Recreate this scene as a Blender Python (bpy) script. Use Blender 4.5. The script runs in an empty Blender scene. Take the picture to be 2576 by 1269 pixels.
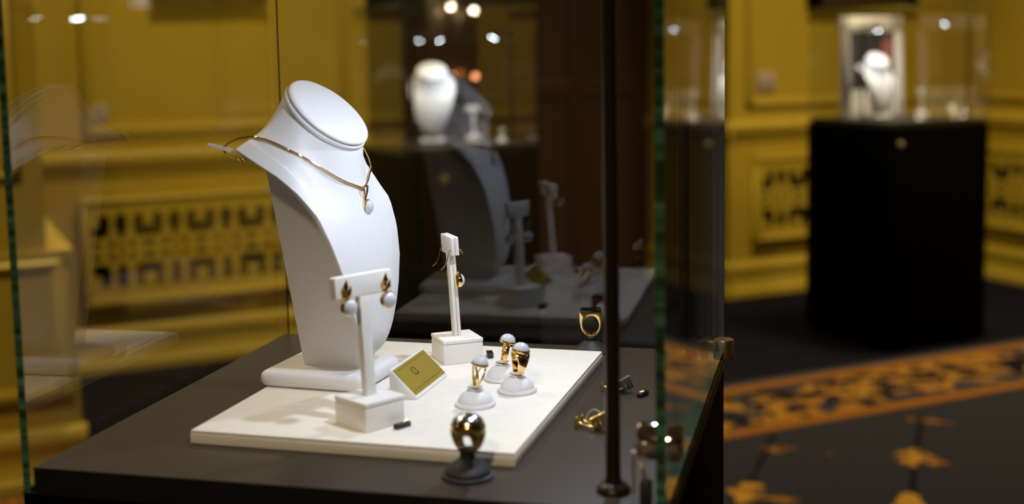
import bpy, bmesh, math, random
from mathutils import Vector, Matrix
random.seed(7)
sc = bpy.context.scene
COL = sc.collection
PI = math.pi
A = 0.686                 # the near showcase stands turned by this angle against the room
DECK = 0.88               # height of the showcase deck above the floor

# ------------------------------------------------------------------ camera
cd = bpy.data.cameras.new('camera'); cam = bpy.data.objects.new('camera', cd); COL.objects.link(cam)
yaw, pitch, roll = -0.2480, 0.1095, 0.0172
f_ = Vector((math.sin(yaw)*math.cos(pitch), math.cos(yaw)*math.cos(pitch), -math.sin(pitch)))
r_ = Vector((math.cos(yaw), -math.sin(yaw), 0)); d_ = f_.cross(r_)
r2 = r_*math.cos(roll)+d_*math.sin(roll); d2 = -r_*math.sin(roll)+d_*math.cos(roll)
CM = Matrix(((r2.x, -d2.x, -f_.x, 0.5481), (r2.y, -d2.y, -f_.y, -0.7606), (r2.z, -d2.z, -f_.z, 0.2894+DECK), (0, 0, 0, 1)))
cam.matrix_world = Matrix.Rotation(-A, 4, 'Z') @ CM
cd.sensor_width = 36.0; cd.lens = 3169.0/2576*36
cd.shift_y = -(634.5-477.3)/2576
cd.clip_start = 0.02
cd.dof.use_dof = True; cd.dof.focus_distance = 1.13; cd.dof.aperture_fstop = 3.5
sc.camera = cam

# ------------------------------------------------------------------ world, lights, exposure
sc.view_settings.view_transform = 'Standard'; sc.view_settings.look = 'None'
sc.view_settings.gamma = 1.0; sc.view_settings.use_curve_mapping = False
sc.view_settings.exposure = 0.0
sc.cycles.use_denoising = True
sc.cycles.max_bounces = 8; sc.cycles.transparent_max_bounces = 32; sc.cycles.glossy_bounces = 5; sc.cycles.diffuse_bounces = 3
sc.cycles.use_adaptive_sampling = True; sc.cycles.adaptive_threshold = 0.06
sc.cycles.sample_clamp_indirect = 6.0
wd = bpy.data.worlds.new('world'); sc.world = wd; wd.use_nodes = True
wd.node_tree.nodes['Background'].inputs[0].default_value = (1.0, 0.8, 0.55, 1)
wd.node_tree.nodes['Background'].inputs[1].default_value = 0.02
WARM = (1.0, 0.80, 0.52)
def ceiling_or_fill_lamp(x, y, watts, r=0.16, z=2.97):
    l = bpy.data.lights.new('ceiling_or_fill_lamp', 'AREA'); l.shape = 'DISK'; l.size = 2*r
    l.energy = watts; l.color = WARM; l.spread = math.radians(120)
    o = bpy.data.objects.new('ceiling_or_fill_lamp', l); COL.objects.link(o); o.location = (x, y, z)
for lx, ly, lw in ((0.9, 2.75, 21), (3.5, 2.65, 25), (4.0, 1.5, 20), (2.4, 2.4, 7), (-0.4, 1.5, 17), (-1.9, 1.4, 10), (-1.5, -2.3, 90), (2.6, -3.0, 12)):  # the strongest, behind the camera, is an added fill for camera-facing sides
    ceiling_or_fill_lamp(lx, ly, lw)

# ------------------------------------------------------------------ materials
def mat(name, col=(.5, .5, .5), rough=.5, metal=0., spec=.5, **kw):
    m = bpy.data.materials.new(name); m.use_nodes = True
    b = m.node_tree.nodes['Principled BSDF']
    b.inputs['Base Color'].default_value = (*col, 1); b.inputs['Roughness'].default_value = rough
    b.inputs['Metallic'].default_value = metal; b.inputs['Specular IOR Level'].default_value = spec
    for k, v in kw.items(): b.inputs[k.replace('_', ' ')].default_value = v
    return m
def grain(m, scale, amount, bump=0.0, detail=4.0, stretch=(1, 1, 1), bdist=.002):
    """vary the base colour with a noise, and optionally bump"""
    nt = m.node_tree; n = nt.nodes; b = n['Principled BSDF']
    tc = n.new('ShaderNodeTexCoord'); mp = n.new('ShaderNodeMapping'); mp.inputs['Scale'].default_value = stretch
    nz = n.new('ShaderNodeTexNoise'); nz.inputs['Scale'].default_value = scale; nz.inputs['Detail'].default_value = detail
    nt.links.new(tc.outputs['Object'], mp.inputs[0]); nt.links.new(mp.outputs[0], nz.inputs['Vector'])
    c = b.inputs['Base Color'].default_value[:3]
    mx = n.new('ShaderNodeMix'); mx.data_type = 'RGBA'
    mx.inputs['A'].default_value = (*[x*(1-amount) for x in c], 1); mx.inputs['B'].default_value = (*[min(1, x*(1+amount)) for x in c], 1)
    nt.links.new(nz.outputs['Fac'], mx.inputs['Factor']); nt.links.new(mx.outputs['Result'], b.inputs['Base Color'])
    if bump:
        bp = n.new('ShaderNodeBump'); bp.inputs['Strength'].default_value = bump; bp.inputs['Distance'].default_value = bdist
        nt.links.new(nz.outputs['Fac'], bp.inputs['Height']); nt.links.new(bp.outputs[0], b.inputs['Normal'])
    return m
M = {}
M['paint'] = grain(mat('ochre_wall_paint', (.46, .328, .022), .55, spec=.35), 3.0, .10, .05)
M['paint_trim'] = grain(mat('ochre_trim_paint', (.48, .345, .028), .5, spec=.35), 4.0, .08)
M['ceiling'] = grain(mat('ceiling_plaster', (.55, .47, .33), .8), 3, .05)
M['dimwall'] = grain(mat('brown_wall', (.09, .055, .025), .6), 2, .2)
M['wood'] = grain(mat('dark_mahogany', (.035, .011, .004), .45), 6, .5, .1, stretch=(6, 6, .6))
M['black'] = grain(mat('black_lacquer', (.0015, .0015, .0015), .7, spec=.03), 40, .3)
M['deck'] = grain(mat('dark_brown_laminate', (.032, .0215, .0130), .46, spec=.42), 260, .25, .05, bdist=.0003)
M['deck_edge'] = grain(mat('black_edge_band', (.006, .005, .005), .45, spec=.3), 60, .2)
M['white'] = grain(mat('white_leatherette', (.80, .80, .815), .5, spec=.35), 350, .03, .06, bdist=.0003)
M['ivory'] = grain(mat('ivory_leatherette', (.88, .865, .82), .5, spec=.35), 350, .03, .05, bdist=.0003)
M['suede'] = grain(mat('cream_suede', (.86, .825, .745), .85, spec=.15), 90, .06, .15, bdist=.0006)
M['gold'] = grain(mat('polished_gold', (.93, .66, .25), .10, 1.0), 30, .04)
M['gold_satin'] = grain(mat('satin_gold', (.80, .60, .22), .28, 1.0), 60, .06)
M['brass'] = grain(mat('brushed_brass', (.74, .59, .36), .34, 1.0), 200, .15, stretch=(1, 1, 12))
M['chrome'] = grain(mat('chrome', (.75, .75, .77), .08, 1.0), 20, .03)
M['silver'] = grain(mat('polished_silver', (.76, .78, .82), .16, 1.0), 20, .03)
M['stone'] = grain(mat('milky_chalcedony', (.66, .68, .74), .08, spec=.6, Coat_Weight=.5), 120, .05)
M['onyx'] = grain(mat('black_onyx', (.006, .006, .007), .08, spec=.6), 20, .2)
M['slate'] = grain(mat('grey_slate_stone', (.10, .105, .12), .3), 200, .2)
M['rubber'] = grain(mat('black_rubber', (.018, .015, .014), .55), 80, .2)
M['bronze'] = grain(mat('dark_bronze_tube', (.030, .022, .016), .35, .6), 40, .2)
M['tag'] = grain(mat('black_price_tag', (.012, .011, .016), .4), 80, .2)
M['plate'] = grain(mat('gold_print_plate', (.42, .30, .035), .45, .35), 200, .06)
M['ink'] = grain(mat('brown_ink', (.05, .025, .008), .5), 80, .2)
M['ink_pale'] = grain(mat('pale_ink', (.28, .21, .10), .6), 80, .2)
M['plastic'] = grain(mat('outlet_plastic', (.42, .34, .26), .4), 30, .05)
M['frame_dark'] = grain(mat('dark_picture_frame', (.030, .014, .005), .45), 20, .3)
M['frame_white'] = grain(mat('white_picture_frame', (.72, .69, .64), .45), 20, .03)
M['photo_dark'] = grain(mat('dark_photo_print', (.035, .030, .032), .35), 14, .6)
M['photo_red'] = grain(mat('red_photo_print', (.34, .10, .09), .4), 14, .3)
M['canvas'] = grain(mat('dark_canvas', (.06, .04, .02), .6), 8, .6)
M['seam'] = grain(mat('clear_silicone', (.30, .29, .26), .4), 30, .1)
M['duct_shade'] = grain(mat('duct_shade_black', (.003, .0025, .002), .9), 10, .2)  # near-black that paints in the shade behind the grilles
def emit(name, col, s):
    m = bpy.data.materials.new(name); m.use_nodes = True; n = m.node_tree.nodes
    n.remove(n['Principled BSDF']); e = n.new('ShaderNodeEmission')
    e.inputs[0].default_value = (*col, 1); e.inputs[1].default_value = s
    m.node_tree.links.new(e.outputs[0], n['Material Output'].inputs[0]); return m
M['led'] = emit('led_lens', (.86, .93, 1.0), 60)
def glass(name, tint, extra=0.0):
    """thin architectural pane: clear transmission plus a Fresnel reflection on each face"""
    m = bpy.data.materials.new(name); m.use_nodes = True; nt = m.node_tree; n = nt.nodes; n.remove(n['Principled BSDF'])
    tr = n.new('ShaderNodeBsdfTransparent'); tr.inputs[0].default_value = (*tint, 1)
    gl = n.new('ShaderNodeBsdfGlossy'); gl.inputs['Roughness'].default_value = 0.0; gl.inputs['Color'].default_value = (1, 1, 1, 1)
    ge = n.new('ShaderNodeNewGeometry'); mr = n.new('ShaderNodeMapRange')
    mr.inputs['To Min'].default_value = 1.52; mr.inputs['To Max'].default_value = 1/1.52
    nt.links.new(ge.outputs['Backfacing'], mr.inputs['Value'])
    fr = n.new('ShaderNodeFresnel'); nt.links.new(mr.outputs[0], fr.inputs['IOR'])
    mx = n.new('ShaderNodeMixShader'); nt.links.new(fr.outputs[0], mx.inputs[0])
    nt.links.new(tr.outputs[0], mx.inputs[1]); nt.links.new(gl.outputs[0], mx.inputs[2])
    nt.links.new(mx.outputs[0], n['Material Output'].inputs[0]); return m
M['glass'] = glass('clear_glass', (.975, .985, .975))
def acrylic():
    m = bpy.data.materials.new('clear_acrylic'); m.use_nodes = True; nt = m.node_tree; n = nt.nodes; b = n['Principled BSDF']
    b.inputs['Base Color'].default_value = (.85, .85, .87, 1); b.inputs['Roughness'].default_value = .12
    tr = n.new('ShaderNodeBsdfTransparent'); nz = n.new('ShaderNodeTexNoise'); nz.inputs['Scale'].default_value = 400
    mr = n.new('ShaderNodeMapRange'); mr.inputs['To Min'].default_value = .15; mr.inputs['To Max'].default_value = .65
    mx = n.new('ShaderNodeMixShader'); nt.links.new(nz.outputs['Fac'], mr.inputs['Value']); nt.links.new(mr.outputs[0], mx.inputs[0])
    nt.links.new(tr.outputs[0], mx.inputs[1]); nt.links.new(b.outputs[0], mx.inputs[2]); nt.links.new(mx.outputs[0], n['Material Output'].inputs[0]); return m
M['clear'] = acrylic()
def glass_edge():
    m = mat('green_glass_edge', (.012, .04, .022), .12, spec=.8)
    nt = m.node_tree; n = nt.nodes; b = n['Principled BSDF']
    tc = n.new('ShaderNodeTexCoord'); mp = n.new('ShaderNodeMapping'); mp.inputs['Scale'].default_value = (3, 3, 130)
    nz = n.new('ShaderNodeTexNoise'); nz.inputs['Scale'].default_value = 1.0; nz.inputs['Detail'].default_value = 3
    cr = n.new('ShaderNodeValToRGB'); cr.color_ramp.elements[0].position = .42; cr.color_ramp.elements[1].position = .72
    cr.color_ramp.elements[0].color = (.010, .040, .018, 1); cr.color_ramp.elements[1].color = (.08, .27, .155, 1)  # brighter green streaks painted in for reflections inside the glass
    nt.links.new(tc.outputs['Object'], mp.inputs[0]); nt.links.new(mp.outputs[0], nz.inputs['Vector'])
    nt.links.new(nz.outputs['Fac'], cr.inputs[0]); nt.links.new(cr.outputs[0], b.inputs['Base Color']); return m
M['glass_edge'] = glass_edge()

def carpet():
    m = mat('patterned_carpet', (.03, .03, .03), .95, spec=.05); nt = m.node_tree; n = nt.nodes; b = n['Principled BSDF']
    L = nt.links
    tc = n.new('ShaderNodeTexCoord'); sx = n.new('ShaderNodeSeparateXYZ'); L.new(tc.outputs['Object'], sx.inputs[0])
    U, V = sx.outputs[0], sx.outputs[1]
    def mt(op, a, b_=None, c=None):
        q = n.new('ShaderNodeMath'); q.operation = op
        for i, v in enumerate((a, b_, c)):
            if v is None: continue
            if isinstance(v, (int, float)): q.inputs[i].default_value = v
            else: L.new(v, q.inputs[i])
        return q.outputs[0]
    def noise(scale, detail=2., off=0., st=(1, 1, 1)):
        mp = n.new('ShaderNodeMapping'); mp.inputs['Location'].default_value = (off, off*.7, off*.3); mp.inputs['Scale'].default_value = st
        L.new(tc.outputs['Object'], mp.inputs[0])
        z = n.new('ShaderNodeTexNoise'); z.inputs['Scale'].default_value = scale; z.inputs['Detail'].default_value = detail
        L.new(mp.outputs[0], z.inputs['Vector']); return z.outputs['Fac']
    def mix(f, a, b_):
        q = n.new('ShaderNodeMix'); q.data_type = 'RGBA'
        L.new(f, q.inputs['Factor'])
        for k, v in (('A', a), ('B', b_)):
            if isinstance(v, tuple): q.inputs[k].default_value = (*v, 1)
            else: L.new(v, q.inputs[k])
        return q.outputs['Result']
    def band(lo, hi, x=V): return mt('MULTIPLY', mt('GREATER_THAN', x, lo), mt('LESS_THAN', x, hi))
    navy, orange, rust, goldc = (.0065, .0065, .0105), (.26, .115, .010), (.15, .052, .008), (.36, .195, .024)
    # field lattice: two families of diagonals
    P = .585
    p = mt('SUBTRACT', U, V); q = mt('ADD', U, V)
    wob = mt('MULTIPLY', mt('SUBTRACT', noise(17, 2.5), .5), .15)
    def dist(x, ph):   # distance to the nearest line
        fr = mt('FRACT', mt('DIVIDE', mt('ADD', x, ph), P)); return mt('MULTIPLY', mt('ABSOLUTE', mt('SUBTRACT', fr, .5)), P)
    dp = dist(p, .1625); dq = dist(q, .8425)
    line = mt('LESS_THAN', dp, .012)
    # flower clusters on the dp lines, thinner sprays on the dq lines
    along = mt('SUBTRACT', mt('FRACT', mt('DIVIDE', mt('ADD', q, .8425), P)), .5)
    clus = mt('LESS_THAN', mt('ADD', mt('ADD', dp, mt('MULTIPLY', mt('ABSOLUTE', mt('SUBTRACT', along, .08)), .30)), wob), .078)
    along2 = mt('ABSOLUTE', mt('SUBTRACT', mt('FRACT', mt('DIVIDE', mt('ADD', p, .1625-.06), P)), .5))
    spray = mt('LESS_THAN', mt('ADD', mt('ADD', dq, mt('MULTIPLY', along2, .14)), wob), .030)
    n2 = noise(26, 3, 3.)
    flc = mix(mt('GREATER_THAN', n2, .52), orange, goldc)
    weave = noise(70, 1, 1., (1, 1, 1))
    fld = mix(weave, (.014, .0145, .0165), (.026, .027, .030))
    fld = mix(mt('MULTIPLY', line, mt('GREATER_THAN', noise(14, 1, 9.), .36)), fld, (.006, .006, .007))
    fld = mix(mt('MULTIPLY', spray, mt('GREATER_THAN', n2, .44)), fld, mix(mt('GREATER_THAN', n2, .55), rust, orange))
    fld = mix(mt('MULTIPLY', clus, mt('MULTIPLY', mt('GREATER_THAN', n2, .45), mt('LESS_THAN', V, 1.86))), fld, flc)
    # border: scroll of leaves between two orange stripes
    leaf = mt('GREATER_THAN', noise(11, 3.0, 5., (1.0, 1.35, 1)), .495)
    bord = mix(leaf, navy, mix(noise(18, 2, 2.), rust, goldc))
    bord = mix(mt('GREATER_THAN', noise(6, 1, 11.), .62), bord, (.026, .027, .032))
    dash = mt('GREATER_THAN', mt('FRACT', mt('MULTIPLY', U, 26.)), .35)
    col = mix(mt('GREATER_THAN', V, 2.10), fld, (.020, .020, .022))
    col = mix(mt('GREATER_THAN', V, 2.195), col, bord)
    col = mix(band(2.125, 2.195), col, mix(band(2.150, 2.170), rust, orange))
    col = mix(band(2.535, 2.600), col, mix(dash, rust, (.21, .088, .010)))
    col = mix(band(2.600, 2.640), col, (.040, .040, .042))
    col = mix(mt('GREATER_THAN', V, 2.640), col, navy)
    L.new(col, b.inputs['Base Color'])
    bp = n.new('ShaderNodeBump'); bp.inputs['Strength'].default_value = .4; bp.inputs['Distance'].default_value = .004
    L.new(noise(320, 2, 0), bp.inputs['Height']); L.new(bp.outputs[0], b.inputs['Normal'])
    return m
M['carpet'] = carpet()

# ------------------------------------------------------------------ mesh helpers
class MB:
    def __init__(s): s.v = []; s.f = []; s.mi = []
    def add(s, vs, fs, mi=0):
        o = len(s.v); s.v += [tuple(v) for v in vs]; s.f += [tuple(i+o for i in f) for f in fs]; s.mi += [mi]*len(fs); return s
    def box(s, c, d, mi=0, rz=0., rx=0.):
        x, y, z = d[0]/2, d[1]/2, d[2]/2
        R = Matrix.Rotation(rz, 3, 'Z') @ Matrix.Rotation(rx, 3, 'X')
        vs = [R @ Vector(q)+Vector(c) for q in ((-x, -y, -z), (x, -y, -z), (x, y, -z), (-x, y, -z), (-x, -y, z), (x, -y, z), (x, y, z), (-x, y, z))]
        return s.add(vs, ((0, 3, 2, 1), (4, 5, 6, 7), (0, 1, 5, 4), (1, 2, 6, 5), (2, 3, 7, 6), (3, 0, 4, 7)), mi)
    def b2(s, lo, hi, mi=0): return s.box([(a+b)/2 for a, b in zip(lo, hi)], [b-a for a, b in zip(lo, hi)], mi)
    def lathe(s, prof, n=32, M4=None, sx=1., sy=1., mi=0):
        """prof: (r,z) from bottom to top; ends close on the axis"""
        vs = []; fs = []
        for r, z in prof:
            for k in range(n):
                a = 2*PI*k/n; vs.append(Vector((r*math.cos(a)*sx, r*math.sin(a)*sy, z)))
        for i in range(len(prof)-1):
            for k in range(n):
                k2 = (k+1) % n; fs.append((i*n+k, i*n+k2, (i+1)*n+k2, (i+1)*n+k))
        fs.append(tuple(reversed(range(n)))); fs.append(tuple(range((len(prof)-1)*n, len(prof)*n)))
        if M4 is not None: vs = [M4 @ v for v in vs]
        return s.add(vs, fs, mi)
    def tube(s, pts, r, n=10, closed=False, mi=0, flat=1.0):
        pts = [Vector(p) for p in pts]; N = len(pts); vs = []; fs = []
        rr = r if isinstance(r, (list, tuple)) else [r]*N
        up = None
        for i, p in enumerate(pts):
            a = pts[(i-1) % N] if (closed or i > 0) else p; b = pts[(i+1) % N] if (closed or i < N-1) else p
            t = (b-a).normalized()
            if up is None: up = t.orthogonal().normalized()
            up = (up-t*up.dot(t)); up = up.normalized() if up.length > 1e-9 else t.orthogonal().normalized()
            w = t.cross(up)
            for k in range(n):
                g = 2*PI*k/n; vs.append(p+up*(math.cos(g)*rr[i])+w*(math.sin(g)*rr[i]*flat))
        for i in range(N if closed else N-1):
            j = (i+1) % N
            for k in range(n):
                k2 = (k+1) % n; fs.append((i*n+k, i*n+k2, j*n+k2, j*n+k))
        if not closed: fs.append(tuple(reversed(range(n)))); fs.append(tuple(range((N-1)*n, N*n)))
        return s.add(vs, fs, mi)
    def prism(s, poly, lo, hi, plane='xz', mi=0):
        """extrude a polygon given in the xz plane along y (or xy along z, yz along x)"""
        mk = {'xz': lambda a, b, h: (a, h, b), 'xy': lambda a, b, h: (a, b, h), 'yz': lambda a, b, h: (h, a, b)}[plane]
        n = len(poly); vs = [mk(a, b, lo) for a, b in poly]+[mk(a, b, hi) for a, b in poly]
        fs = [tuple(range(n)), tuple(reversed(range(n, 2*n)))]+[(i, i+n, (i+1) % n+n, (i+1) % n) for i in range(n)]
        return s.add(vs, fs, mi)
    def ringplate(s, outer, inner, lo, hi, mi=0):
        """extruded plate with a hole: outer and inner loops of equal length, in xz, along y"""
        n = len(outer); vs = []
        for h in (lo, hi):
            vs += [(a, h, b) for a, b in outer]+[(a, h, b) for a, b in inner]
        fs = []
        for i in range(n):
            j = (i+1) % n
            fs += [(i, j, n+j, n+i), (2*n+i, 3*n+i, 3*n+j, 2*n+j), (i, 2*n+i, 2*n+j, j), (n+i, n+j, 3*n+j, 3*n+i)]
        return s.add(vs, fs, mi)
    def grid(s, rows, closed_u=False, mi=0):
        nu = len(rows); nv = len(rows[0]); vs = [p for r in rows for p in r]; fs = []
        for i in range(nu if closed_u else nu-1):
            j = (i+1) % nu
            for k in range(nv-1): fs.append((i*nv+k, j*nv+k, j*nv+k+1, i*nv+k+1))
        return s.add(vs, fs, mi)
    def mesh(s, name, mats, bevel=0., seg=2, ang=35, smooth=True, fix=True):
        me = bpy.data.meshes.new(name); bm = bmesh.new()
        vs = [bm.verts.new(v) for v in s.v]
        for f, mi in zip(s.f, s.mi):
            try: q = bm.faces.new([vs[i] for i in f]); q.material_index = mi
            except ValueError: pass
        bmesh.ops.remove_doubles(bm, verts=bm.verts, dist=1e-7)
        if fix: bmesh.ops.recalc_face_normals(bm, faces=bm.faces)
        if bevel:
            ed = [e for e in bm.edges if len(e.link_faces) == 2 and e.calc_face_angle(0) > math.radians(ang)]
            bmesh.ops.bevel(bm, geom=ed, offset=bevel, segments=seg, profile=.5, affect='EDGES', clamp_overlap=True)
        bm.to_mesh(me); bm.free()
        for m in (mats if isinstance(mats, (list, tuple)) else [mats]): me.materials.append(M[m] if isinstance(m, str) else m)
        if smooth:
            me.polygons.foreach_set('use_smooth', [True]*len(me.polygons)); me.set_sharp_from_angle(angle=math.radians(40))
        return me
    def obj(s, name, mats, parent=None, **kw):
        o = bpy.data.objects.new(name, s.mesh(name, mats, **kw)); COL.objects.link(o); o.parent = parent; return o
def tag(o, label, cat, group=None):
    o['label'] = label; o['category'] = cat
    if group: o['group'] = group
    return o
def struct(o): o['kind'] = 'structure'; return o
RZ = -A
def Wp(x, y, z):   # showcase coordinates (deck = 0) to room coordinates
    return Vector((x*math.cos(A)+y*math.sin(A), -x*math.sin(A)+y*math.cos(A), z+DECK))
def thing(name, label, cat, loc, rot=(0, 0, 0), group=None):
    o = bpy.data.objects.new(name, None); COL.objects.link(o); o.empty_display_size = .02
    o.location = loc; o.rotation_euler = rot; return tag(o, label, cat, group)
def on_case(name, label, cat, x, y, z, rz=0., rx=0., ry=0., group=None):
    return thing(name, label, cat, Wp(x, y, z), (rx, ry, RZ+rz), group)
def copy_tree(o, parent=None):
    c = o.copy(); COL.objects.link(c)
    if parent is not None: c.parent = parent
    for ch in list(o.children): copy_tree(ch, c)
    return c
def relabel(o, label, group=None):
    o['label'] = label
    if group: o['group'] = group
    elif 'group' in o.keys(): del o['group']
    return o
def catmull(pts, k=8, closed=False):
    pts = [Vector(p) for p in pts]; N = len(pts); out = []
    for i in range(N if closed else N-1):
        g = lambda j: pts[j % N] if closed else pts[max(0, min(N-1, j))]
        a, b, c, d = g(i-1), g(i), g(i+1), g(i+2)
        for t in range(k):
            t /= k
            out.append(.5*((2*b)+(c-a)*t+(2*a-5*b+4*c-d)*t*t+(3*b-a-3*c+d)*t*t*t))
    if not closed: out.append(pts[-1])
    return out

# ------------------------------------------------------------------ the room
WV = 3.90; U0, U1 = -3.2, 4.74; V0 = -4.2; H = 3.0
RU0, RU1, RV = 1.575, 3.318, 4.62     # the recess with dark wood
PU, PV = 0.295, 2.64                  # corner of the pier on the left
struct(MB().b2((U0-.2, V0-.2, -.05), (U1+.2, RV+.2, 0)).obj('floor', 'carpet'))
struct(MB().b2((U0-.2, V0-.2, H), (U1+.2, RV+.2, H+.05)).obj('ceiling', 'ceiling'))
struct(MB().b2((PU-.3, WV, 0), (RU0, WV+.12, H)).obj('wall_back', 'paint'))
struct(MB().b2((RU1, WV, 0), (U1+.12, RV+.12, H)).obj('wall_back_right', 'paint'))
struct(MB().b2((RU0-.12, RV, 0), (RU1, RV+.12, H)).obj('wall_recess', 'wood'))
struct(MB().b2((RU0-.12, WV+.12, 0), (RU0, RV, H)).obj('wall_recess_side', 'paint'))
struct(MB().b2((U0-.12, PV, 0), (PU, WV, .655)).b2((U0-.12, PV+.012, .655), (PU-.065, WV, H)).obj('wall_pier', 'paint'))
struct(MB().b2((U1, V0-.12, 0), (U1+.12, WV, H)).obj('wall_right', 'paint'))
struct(MB().b2((U0-.12, V0-.12, 0), (U0, PV, H)).obj('wall_left', 'dimwall'))
struct(MB().b2((U0, V0-.12, 0), (U1, V0, H)).obj('wall_front', 'dimwall'))
# panelling runs: a moulding profile (out, z) swept along a straight stretch of wall
BASE = [(0, 0), (.026, 0), (.026, .030), (.017, .040), (.014, .108), (.019, .118), (.021, .140), (.015, .158), (.006, .170), (0, .170)]
RAIL = [(0, .735), (.006, .735), (.010, .760), (.022, .775), (.026, .795), (.023, .815), (.013, .826), (0, .830)]
def sweep(prof, axis, lo, hi, pos, sgn):
    m = MB()
    if axis == 'u': m.prism([(pos+sgn*o, z) for o, z in prof], lo, hi, 'yz')
    else: m.prism([(pos+sgn*o, z) for o, z in prof], lo, hi, 'xz')
    return m
tn = [0]
def trim(m, name=None):
    tn[0] += 1; return struct(m.obj(name or 'trim_%d' % tn[0], 'paint_trim'))
def runs(axis, lo, hi, pos, sgn, side):
    trim(sweep(BASE, axis, lo, hi, pos, sgn), 'baseboard_'+side); trim(sweep(RAIL, axis, lo, hi, pos, sgn))
runs('u', PU-.2, RU0, WV, -1, 'back'); runs('u', RU1-.03, U1, WV, -1, 'back_right'); trim(sweep(BASE, 'u', U0, PU+.012, PV, -1), 'baseboard_pier')
runs('v', V0, WV, U1, -1, 'right'); runs('v', WV-.03, RV, RU1, -1, 'recess')
def panel_frame(axis, lo, hi, z0, z1, pos, sgn, w=.045, t=.015):
    """raised picture-frame moulding, mitred by overlap, with a stepped profile"""
    m = MB()
    def bar(a0, a1, b0, b1, tt):
        y0, y1 = sorted((pos, pos+sgn*tt))
        if axis == 'u': m.b2((a0, y0, b0), (a1, y1, b1))
        else: m.b2((y0, a0, b0), (y1, a1, b1))
    for ww, i0, tt in ((w, 0, t*.55), (w*.45, w*.2, t)):
        bar(lo+i0, hi-i0, z0+i0, z0+i0+ww, tt); bar(lo+i0, hi-i0, z1-i0-ww, z1-i0, tt)
        bar(lo+i0, lo+i0+ww, z0+i0, z1-i0, tt); bar(hi-i0-ww, hi-i0, z0+i0, z1-i0, tt)
    tn[0] += 1
    return struct(m.obj('trim_%d' % tn[0], 'paint_trim', bevel=.004))
panel_frame('u', .475, 1.50, .885, 2.6, WV, -1); panel_frame('u', 3.41, 4.66, .885, 2.6, WV, -1)
panel_frame('v', 2.2, 3.80, .885, 2.6, U1, -1)
panel_frame('u', -1.2, PU-.02, .25, .64, PV, -1, .04, .014); panel_frame('u', -1.2, PU-.12, .85, 2.6, PV+.012, -1, .04, .012)
# dark wood panelling of the recess: stiles and rails
m = MB()
for uu in (1.60, 2.02, 2.46, 2.90, 3.28): m.b2((uu-.035, RV-.02, 0), (uu+.035, RV, 2.4))
for zz in (.08, .98, 1.9, 2.36): m.b2((1.58, RV-.016, zz-.05), (3.31, RV, zz+.05))
tn[0] += 1; struct(m.obj('trim_%d' % tn[0], 'wood', bevel=.004))

# pierced ventilation grilles
def grille_holes(lo, hi, zc, first):
    """closed loops of one pierced row pattern; U shapes, teardrops and small leaves"""
    P = .194; out = []
    def clip(pts):
        for sg, lim in ((1, lo+.010), (-1, -(hi-.010))):
            q = []
            for (a, b), (c, d) in zip(pts, pts[1:]+pts[:1]):
                ia, ic = sg*a > lim, sg*c > lim
                if ia: q.append((a, b))
                if ia != ic: t = (sg*lim-a)/(c-a); q.append((sg*lim, b+t*(d-b)))
            pts = q
            if len(pts) < 3: return []
        return pts
    def put(pts):
        pts = clip(pts)
        if len(pts) >= 3 and max(a for a, b in pts)-min(a for a, b in pts) > .008: out.append(pts)
    def ell(cx, cz, rx, rz, rot=0., n=12):
        return [(cx+rx*math.cos(2*PI*k/n)*math.cos(rot)-rz*math.sin(2*PI*k/n)*math.sin(rot), cz+rx*math.cos(2*PI*k/n)*math.sin(rot)+rz*math.sin(2*PI*k/n)*math.cos(rot)) for k in range(n)]
    i = -1
    while first+i*P < hi+.1:
        c = first+i*P
        for s in (1, -1):
            U = [(-.046, .036), (-.036, .043), (-.022, .042), (-.013, .031), (-.016, .018), (-.014, .004), (.014, .004), (.016, .018), (.013, .031), (.022, .042), (.036, .043), (.046, .036), (.050, .008), (.045, -.028), (.033, -.035), (-.033, -.035), (-.045, -.028), (-.050, .008)]
            u = [(c+a*1.12, zc+s*(.088+b*1.12)) for a, b in U]
            put(u)
            T = [(0, .050), (.012, .040), (.018, .020), (.016, -.002), (.008, -.028), (0, -.046), (-.008, -.028), (-.016, -.002), (-.018, .020), (-.012, .040)]
            t = [(c+P/2+a*1.35, zc+s*(.087+b*1.1)) for a, b in T]
            put(t)
            for e in (ell(c, zc+s*.022, .024, .012), ell(c+P/2-.036, zc+s*.024, .009, .019, -s*.5), ell(c+P/2+.036, zc+s*.024, .009, .019, s*.5), ell(c+P/2, zc+s*.016, .008, .010)):
                put(e)
        i += 1
    return out
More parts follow.
